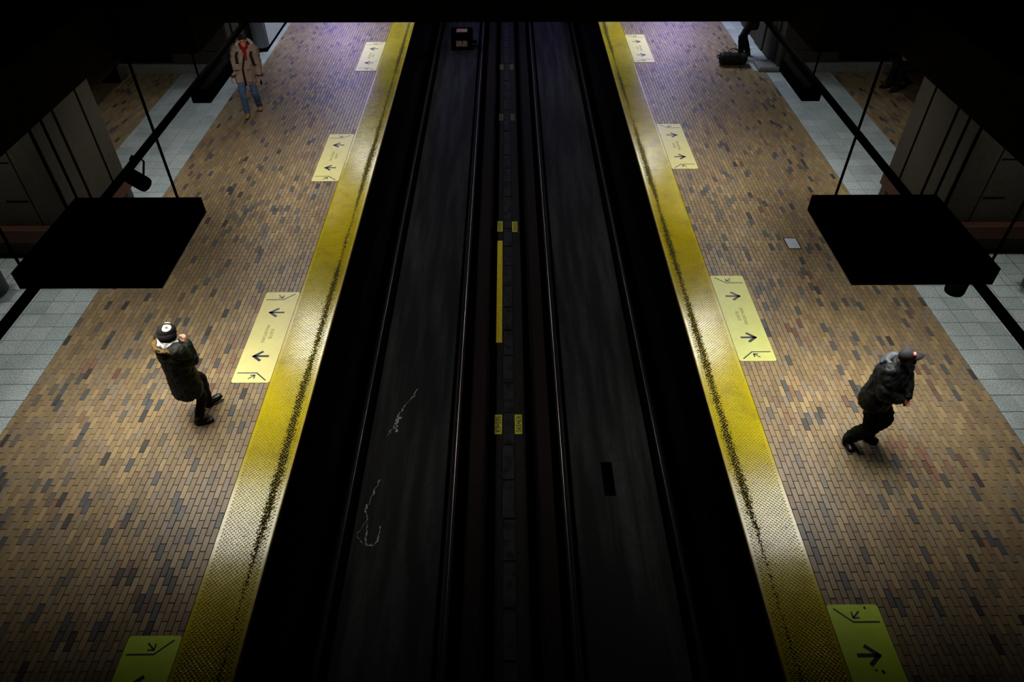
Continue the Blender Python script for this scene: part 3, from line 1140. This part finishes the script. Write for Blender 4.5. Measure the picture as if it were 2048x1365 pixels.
    for k in 'rl':
        b.limb(neck - V((0, 0, .1)), J['sh' + k], .1, ar[0])
        b.limb(J['sh' + k], J['el' + k], ar[0], ar[1])
        e = J['el' + k].lerp(J['wr' + k], .9)
        b.limb(J['el' + k], e, ar[1], ar[2])
    jk = obj('jacket', remesh(b, .012, 4, P.get('jfold', .035), .1), root, P['jacket'])
    J.update(root=root, hip=hip, chest=chest, neck=neck, hc=hc, hp=hp, HR=HR, jacket=jk, hl=hl, hz=hz)
    root.scale = (s, s, s)
    return J


def ring_tube(c, rx, ry, r, a0, a1, n, tilt=None, sag=0.0):
    pts = []
    for i in range(n + 1):
        t = a0 + (a1 - a0) * i / n
        p = Vector((rx * math.cos(t), ry * math.sin(t), sag * math.sin(t)))
        pts.append(Vector(c) + (tilt @ p if tilt is not None else p))
    return pts


def cap(J, m, brim=True, badge=True, brimm=None, k_=1.0):
    hp, HR = J['hp'], J['HR']
    b = MB()
    v, f = [], []
    seg, rg = 20, 7
    for i in range(rg):
        ph = math.radians(88 * i / (rg - 1))
        for k in range(seg):
            t = 2 * math.pi * k / seg
            v.append(hp(.09 * k_ * math.cos(ph) * math.cos(t), -.01 + .108 * k_ * math.cos(ph) * math.sin(t), .035 + .1 * k_ * math.sin(ph)))
    for i in range(rg - 1):
        for k in range(seg):
            f.append((i * seg + k, i * seg + (k + 1) % seg, (i + 1) * seg + (k + 1) % seg, (i + 1) * seg + k))
    f.append(tuple((rg - 1) * seg + k for k in range(seg)))
    f.append(tuple(range(seg - 1, -1, -1)))
    b.add(v, f)
    o = b.o('cap', m, J['root'], True)
    if brim:
        pts = []
        n = 14
        up, lo = [], []
        for i in range(n + 1):
            t = math.pi * i / n
            x = .078 * math.cos(t)
            ys = .09 * math.sqrt(max(0, 1 - (x / .095) ** 2))
            yo = ys + .095 * math.sin(t) ** .7
            zz = .04 - .018 * (x / .078) ** 2
            up.append((hp(x, ys * .92, zz), hp(x, yo, zz - .02)))
        v, f = [], []
        for a_, c_ in up:
            v += [a_, c_, a_ - HR @ Vector((0, 0, .006)), c_ - HR @ Vector((0, 0, .006))]
        for i in range(n):
            a_, c_ = 4 * i, 4 * i + 4
            f += [(a_, c_, c_ + 1, a_ + 1), (a_ + 2, a_ + 3, c_ + 3, c_ + 2), (a_ + 1, c_ + 1, c_ + 3, a_ + 3)]
        MB().add(v, f).o('cap_brim', brimm or m, o, True)
    return o


def disc_on_cap(J, az, el, r, m, name, lift=.004, parent=None, sq=1.0, R=(.09, .108, .1)):
    """round patch lying on the cap's dome"""
    hp = J['hp']

    def pt(a, e, k=1.0):
        return hp((R[0] + lift) * math.cos(e) * math.cos(a), -.01 + (R[1] + lift) * math.cos(e) * math.sin(a), .035 + (R[2] + lift) * math.sin(e))
    v = [pt(az, el)]
    n = 16
    for q in (.5, 1.0):
        for i in range(n):
            t = 2 * math.pi * i / n
            v.append(pt(az + q * r * math.cos(t) * sq / max(.35, math.cos(el)), el + q * r * math.sin(t)))
    f = [(0, 1 + i, 1 + (i + 1) % n) for i in range(n)]
    f += [(1 + i, 1 + n + i, 1 + n + (i + 1) % n, 1 + (i + 1) % n) for i in range(n)]
    m_ = MB().add(v, f)
    return m_.o(name, m, parent or J['root'], True)


# --- 1: person in the dark parka, left platform
PARKA = mat('dark_green_parka', (17, 20, 14), .7, .2, 9, .25)
BLKT = mat('black_trousers', (13, 13, 14), .8, .3, 12, .2)
BLKS = mat('black_leather', (16, 16, 17), .4, .2, 20, .5)
J = build_person(dict(h=1.54, loc=(-4.05, 6.27, 0), head=math.radians(48), label='person in a dark parka with fur collar, white scarf and black-and-white hat',
    skin=SKIN, foot_r=(.13, -.03, .0, .55), foot_l=(-.10, .26, .04, .25, .22), hip=.925, hipy=.03, lean=(0, .02),
    hand_l=(-.29, .03, .88), hand_r=(.10, .22, 1.42), pole_r=(.3, -.3, -1), pole_l=(-.6, -1, 0), palm_r=(-.7, -.4, .2), palm_l=(1, 0, 0), curl_r=1.1, curl_l=.7, headtilt=-.05, headturn=-.1,
    trousers=BLKT, shoes=BLKS, jacket=PARKA, hem=.56, jr=1.34, arm_r=(.115, .1, .08), leg_r=(.095, .075, .064), jfold=.05))
WHT = mat('white_knit', (236, 236, 236), .9, .04, 60, .2, bump=.3, bscale=120)
FUR = mat('tan_fur', (84, 68, 36), .95, .5, 45, .1)
nk = J['neck']
b = MB().tube([nk + Vector((.0, .0, -.03)), nk + Vector((0, -.005, .02)), nk + Vector((0, .005, .07))], [(.125, .12), (.118, .115), (.095, .1)], 18, ref=(1, 0, 0))
b.limb(nk + Vector((-.04, -.1, .0)), nk + Vector((-.09, -.06, .03)), .05, .045)
obj('scarf', remesh(b, .01, 2, .03, .05), J['root'], WHT)
b = MB()
b.tube(ring_tube(nk + Vector((0, -.035, -.03)), .18, .16, 1, math.radians(160), math.radians(380), 14, sag=-.03), .032, 10)
obj('fur_collar', remesh(b, .01, 1, .05, .03), J['jacket'], FUR)
b = MB()
b.ell(nk + Vector((0, -.15, -.09)), (.14, .06, .1))
obj('hood', remesh(b, .012, 3, .03, .08), J['jacket'], PARKA)
HAT = mat('black_knit', (14, 14, 15), .85, .3, 40, .2, bump=.3, bscale=150)
c = cap(J, HAT, brim=False, k_=1.2)
RH = (.108, .13, .12)
hp = J['hp']
obj('hat_flap', MB().tube([hp(0, -.02, -.1), hp(0, -.03, -.04), hp(0, -.015, .05)], [(.095, .105), (.11, .12), (.11, .13)], 18, ref=(1, 0, 0)).me('hat_flap', True), c, HAT)
disc_on_cap(J, math.radians(10), math.radians(58), .44, WHT, 'hat_patch', .004, c, R=RH)
disc_on_cap(J, math.radians(10), math.radians(58), .15, mat('hat_dot', (110, 66, 24), .8, .1, 30, .2), 'hat_patch_dot', .008, c, R=RH)
disc_on_cap(J, math.radians(130), math.radians(48), .34, WHT, 'hat_patch', .004, c, R=RH)
MB().tube([hp(-.07, -.04, .07), hp(-.11, -.06, .085), hp(-.14, -.06, .07)], [.02, .014, .006], 8).o('hat_tassel', HAT, c, True)
# belt line of the parka
b = MB().tube(ring_tube(J['hip'] + Vector((0, 0, .1)), .222, .178, 1, 0, 2 * math.pi, 28), .012, 8, cap=False)
b.o('waist_cord', PARKA, J['jacket'], True)

# --- 2: man in the cap, right platform
NAVYJ = mat('navy_jacket', (13, 16, 20), .6, .3, 9, .3)
CAMO = mat('camouflage_cloth', (15, 17, 12), .85, .3, 11, .1, alt=(27, 32, 22), altlo=.48, altr=.56)
CAPM = mat('charcoal_cap', (40, 38, 44), .75, .2, 30, .3)
J = build_person(dict(h=1.56, loc=(4.41, 5.86, 0), head=math.radians(-52), label='man in a dark cap and navy jacket with camouflage trousers, hands together in front',
    skin=SKIND, foot_r=(.16, -.04, 0, .75), foot_l=(-.14, .05, 0, -.1), hip=.91, hipy=.0, lean=(-.09, .03), headoff=(-.01, .03),
    hand_r=(.02, .28, 1.04), hand_l=(-.13, .29, 1.0), pole_r=(1, -.5, -.1), pole_l=(-1, -.5, -.2), palm_r=(-.3, -.3, -.85), palm_l=(.4, -.2, .9), curl_r=.8, curl_l=.9, flip_l=-1,
    headtilt=-.25, headturn=.75, trousers=CAMO, shoes=BLKS, jacket=NAVYJ, hem=.78, jr=1.34, arm_r=(.115, .1, .075), leg_r=(.12, .105, .092), tfold=.055, jfold=.05))
c = cap(J, CAPM)
disc_on_cap(J, math.radians(52), math.radians(36), .34, mat('badge_red', (150, 40, 44), .7, .1, 40, .3), 'cap_badge', .003, c)
disc_on_cap(J, math.radians(52), math.radians(37), .22, mat('badge_white', (200, 190, 190), .7, .1, 40, .3), 'cap_badge_centre', .006, c)
nk = J['neck']
b = MB()
b.tube([nk + Vector((0, -.13, -.12)), nk + Vector((0, -.15, -.04)), nk + Vector((0, -.12, .03))], [(.1, .05), (.15, .06), (.12, .03)], 16, ref=(1, 0, 0))
b.tube(ring_tube(nk + Vector((0, -.02, .0)), .13, .12, 1, math.radians(170), math.radians(370), 12), .035, 8)
obj('hood', remesh(b, .012, 3, .03, .08), J['jacket'], mat('grey_hood_lining', (62, 68, 74), .6, .2, 14, .4))
HAIR = mat('dark_hair', (30, 20, 14), .7, .3, 60, .3)
hp = J['hp']
b = MB().ell(hp(0, -.04, .0), (.083, .075, .07), J['HR'])
obj('hair', remesh(b, .01, 2, .01, .03), J['root'], HAIR)
MB().tube([hp(-.055, .05, -.05), hp(-.03, .075, -.085), hp(0, .09, -.095), hp(.03, .075, -.085), hp(.055, .05, -.05)], [.012, .018, .02, .018, .012], 8).o('beard', HAIR, J['root'], True)

# --- 3: person walking towards the camera, far left
BEIGE = mat('beige_parka', (150, 128, 116), .75, .2, 7, .3)
JEAN = mat('blue_jeans', (66, 88, 122), .85, .3, 22, .2, alt=(100, 122, 152), altlo=.5, altr=.7)
JEAND = mat('dark_jeans', (40, 46, 52), .85, .3, 22, .2)
TAN = mat('tan_leather', (150, 116, 66), .7, .2, 22, .3)
J = build_person(dict(h=1.74, loc=(-5.70, 15.5, 0), head=math.radians(-80), label='person in a beige parka, red scarf and blue jeans walking towards the camera',
    skin=SKIN, eye=INK, foot_r=(.12, .2, .0, .1), foot_l=(-.11, -.16, .0, -.1), hip=.9, lean=(-.12, .03),
    hand_r=(.28, .1, .85), hand_l=(-.3, .06, .82), palm_r=(-1, 0, 0), palm_l=(1, 0, 0), curl_r=.8, curl_l=1.0,
    headturn=.2, trousers=JEAN, shoes=TAN, jacket=BEIGE, hem=.68, jr=1.13, arm_r=(.1, .088, .07), leg_r=(.092, .074, .062), jfold=.05))
BLKTRIM = mat('black_trim', (18, 16, 17), .7, .2, 20, .3)
RED = mat('red_scarf', (150, 22, 26), .85, .15, 30, .2)
CREAM = mat('cream_fleece', (190, 180, 164), .95, .15, 40, .1)
nk, hp = J['neck'], J['hp']
b = MB().tube([nk + Vector((0, .02, -.02)), nk + Vector((0, .02, .06))], [(.1, .105), (.082, .09)], 16, ref=(1, 0, 0))
b.limb(nk + Vector((0, .11, .0)), nk + Vector((0, .15, -.2)), .045, .03)
obj('scarf', remesh(b, .01, 2, .02, .05), J['root'], RED)
b = MB().tube(ring_tube(nk + Vector((0, -.04, .02)), .16, .14, 1, math.radians(150), math.radians(390), 14, sag=-.06), .04, 10)
obj('hood_trim', remesh(b, .01, 2, .03, .04), J['jacket'], CREAM)
b = MB().ell(nk + Vector((0, -.16, .0)), (.14, .07, .13))
obj('hood', remesh(b, .012, 3, .03, .08), J['jacket'], BLKTRIM)
for sd in (1, -1):
    MB().tube([nk + Vector((sd * .13, -.12, -.02)), nk + Vector((sd * .14, .04, -.03)), J['chest'] + Vector((sd * .15, .165, .05)), J['chest'] + Vector((sd * .17, .14, -.16)), J['chest'] + Vector((sd * .215, .02, -.24))], [(.03, .01)] * 5, 8, ref=(1, 0, 0)).o('backpack_strap', BLKTRIM, J['root'], True)
MB().tube([J['hz'] + Vector((.0, .185, .0)), J['hip'] + Vector((0, .175, .12)), J['chest'] + Vector((0, .178, 0)), nk + Vector((0, .15, -.09))], [(.022, .008)] * 4, 8, ref=(1, 0, 0)).o('zip_placket', BLKTRIM, J['jacket'], True)
for sx_, zz, hh in ((.1, .02, .1), (-.1, .02, .1), (.11, .3, .08), (-.11, .3, .08)):
    p = J['hz'] + Vector((sx_, .165, .06 + zz))
    MB().cbox(p.x - .065, p.x + .065, p.y - .02, p.y + .022, p.z, p.z + hh * 1.5, .01).o('pocket', BEIGE, J['jacket'])
for k in 'rl':
    a_, e_ = J['wr' + k], J['el' + k]
    d_ = (e_ - a_)
    MB().tube([a_ + d_ * .05, a_ + d_ * .14], .077, 14).o('cuff', BLKTRIM, J['jacket'], True)
pl = J['shl'].lerp(J['ell'], .45) + Vector((-.085, .03, 0))
MB().ell(pl, (.012, .035, .04)).o('arm_badge', BLKTRIM, J['jacket'], True)
MB().ell(pl + Vector((-.006, .005, 0)), (.01, .018, .02)).o('arm_badge_centre', CREAM, J['jacket'], True)
b = MB().ell(hp(0, -.02, .055), (.085, .1, .078), J['HR'])
b.tube([hp(-.06, .06, .07), hp(0, .085, .085), hp(.06, .06, .07)], [.02, .026, .02], 8)
obj('hair', remesh(b, .01, 2, .015, .03), J['root'], HAIR)
w_ = J['wrl'] + (J['wrl'] - J['ell']).normalized() * .11
ph = MB().cbox(-.012, .012, -.035, .035, -.08, .06, .004)
o = ph.o('phone', BLACK, label='black phone held in the hand of the person in the beige parka', cat='phone')
o.matrix_world = J['root'].matrix_world
mw = Matrix.Translation(J['root'].location) @ J['root'].rotation_euler.to_matrix().to_4x4() @ Matrix.Diagonal((*J['root'].scale, 1))
o.location = mw @ w_
o.rotation_euler = (.2, .1, J['root'].rotation_euler.z)
MB().cbox(-.15, .15, -.34, -.2, 1.0, 1.42, .03).o('backpack', BLKTRIM, J['root'])

# --- 4: dark figure by the far right pier, cut off by the slab
BLKJ = mat('black_coat', (12, 12, 13), .75, .3, 10, .3)
J = build_person(dict(h=1.78, loc=(6.22, 18.75, 0), head=math.radians(170), label='person in black standing beside the duffel bag at the far right pier',
    skin=SKIN, foot_r=(.1, -.05, .0, .2), foot_l=(-.12, .14, .0, -.2), hip=.92,
    hand_r=(.2, .25, 1.05), hand_l=(-.12, .3, 1.1), curl_r=.9, curl_l=.9, trousers=BLKT, shoes=BLKS, jacket=BLKJ, hem=.72, jr=1.1, arm_r=(.09, .08, .065), leg_r=(.11, .085, .07)))
b = MB().ell(J['hp'](0, -.02, .05), (.085, .1, .08), J['HR'])
obj('hair', remesh(b, .01, 2, .01, .03), J['root'], HAIR)

# --- 5: seated person in the right alcove
J = build_person(dict(h=1.72, loc=(9.62, 16.7, 0), head=math.radians(190), label='person in dark clothes sitting on the bench in the right alcove',
    skin=SKIND, foot_r=(.13, .5, 0, .1), foot_l=(-.13, .42, 0, -.1), hip=.56, hipy=.02, kneepole=(0, .6, 1), lean=(0, .12),
    hand_r=(.1, .34, .78), hand_l=(-.1, .36, .76), curl_r=.7, curl_l=.7, headtilt=-.35, trousers=BLKT, shoes=BLKS, jacket=mat('dark_blue_coat', (16, 19, 27), .6, .3, 10, .4), hem=.52, jr=1.08))
cap(J, CAPM)
o = MB().cbox(-.035, .035, -.07, .07, 0, .01, .003).o('phone', mat('phone_pale', (150, 150, 155), .4, .1, 20, .5), label='pale phone in the hands of the person sitting in the right alcove', cat='phone')
mw = Matrix.Translation(J['root'].location) @ J['root'].rotation_euler.to_matrix().to_4x4() @ Matrix.Diagonal((*J['root'].scale, 1))
o.location = mw @ Vector((0, .44, .80))
o.rotation_euler = (.4, 0, J['root'].rotation_euler.z)
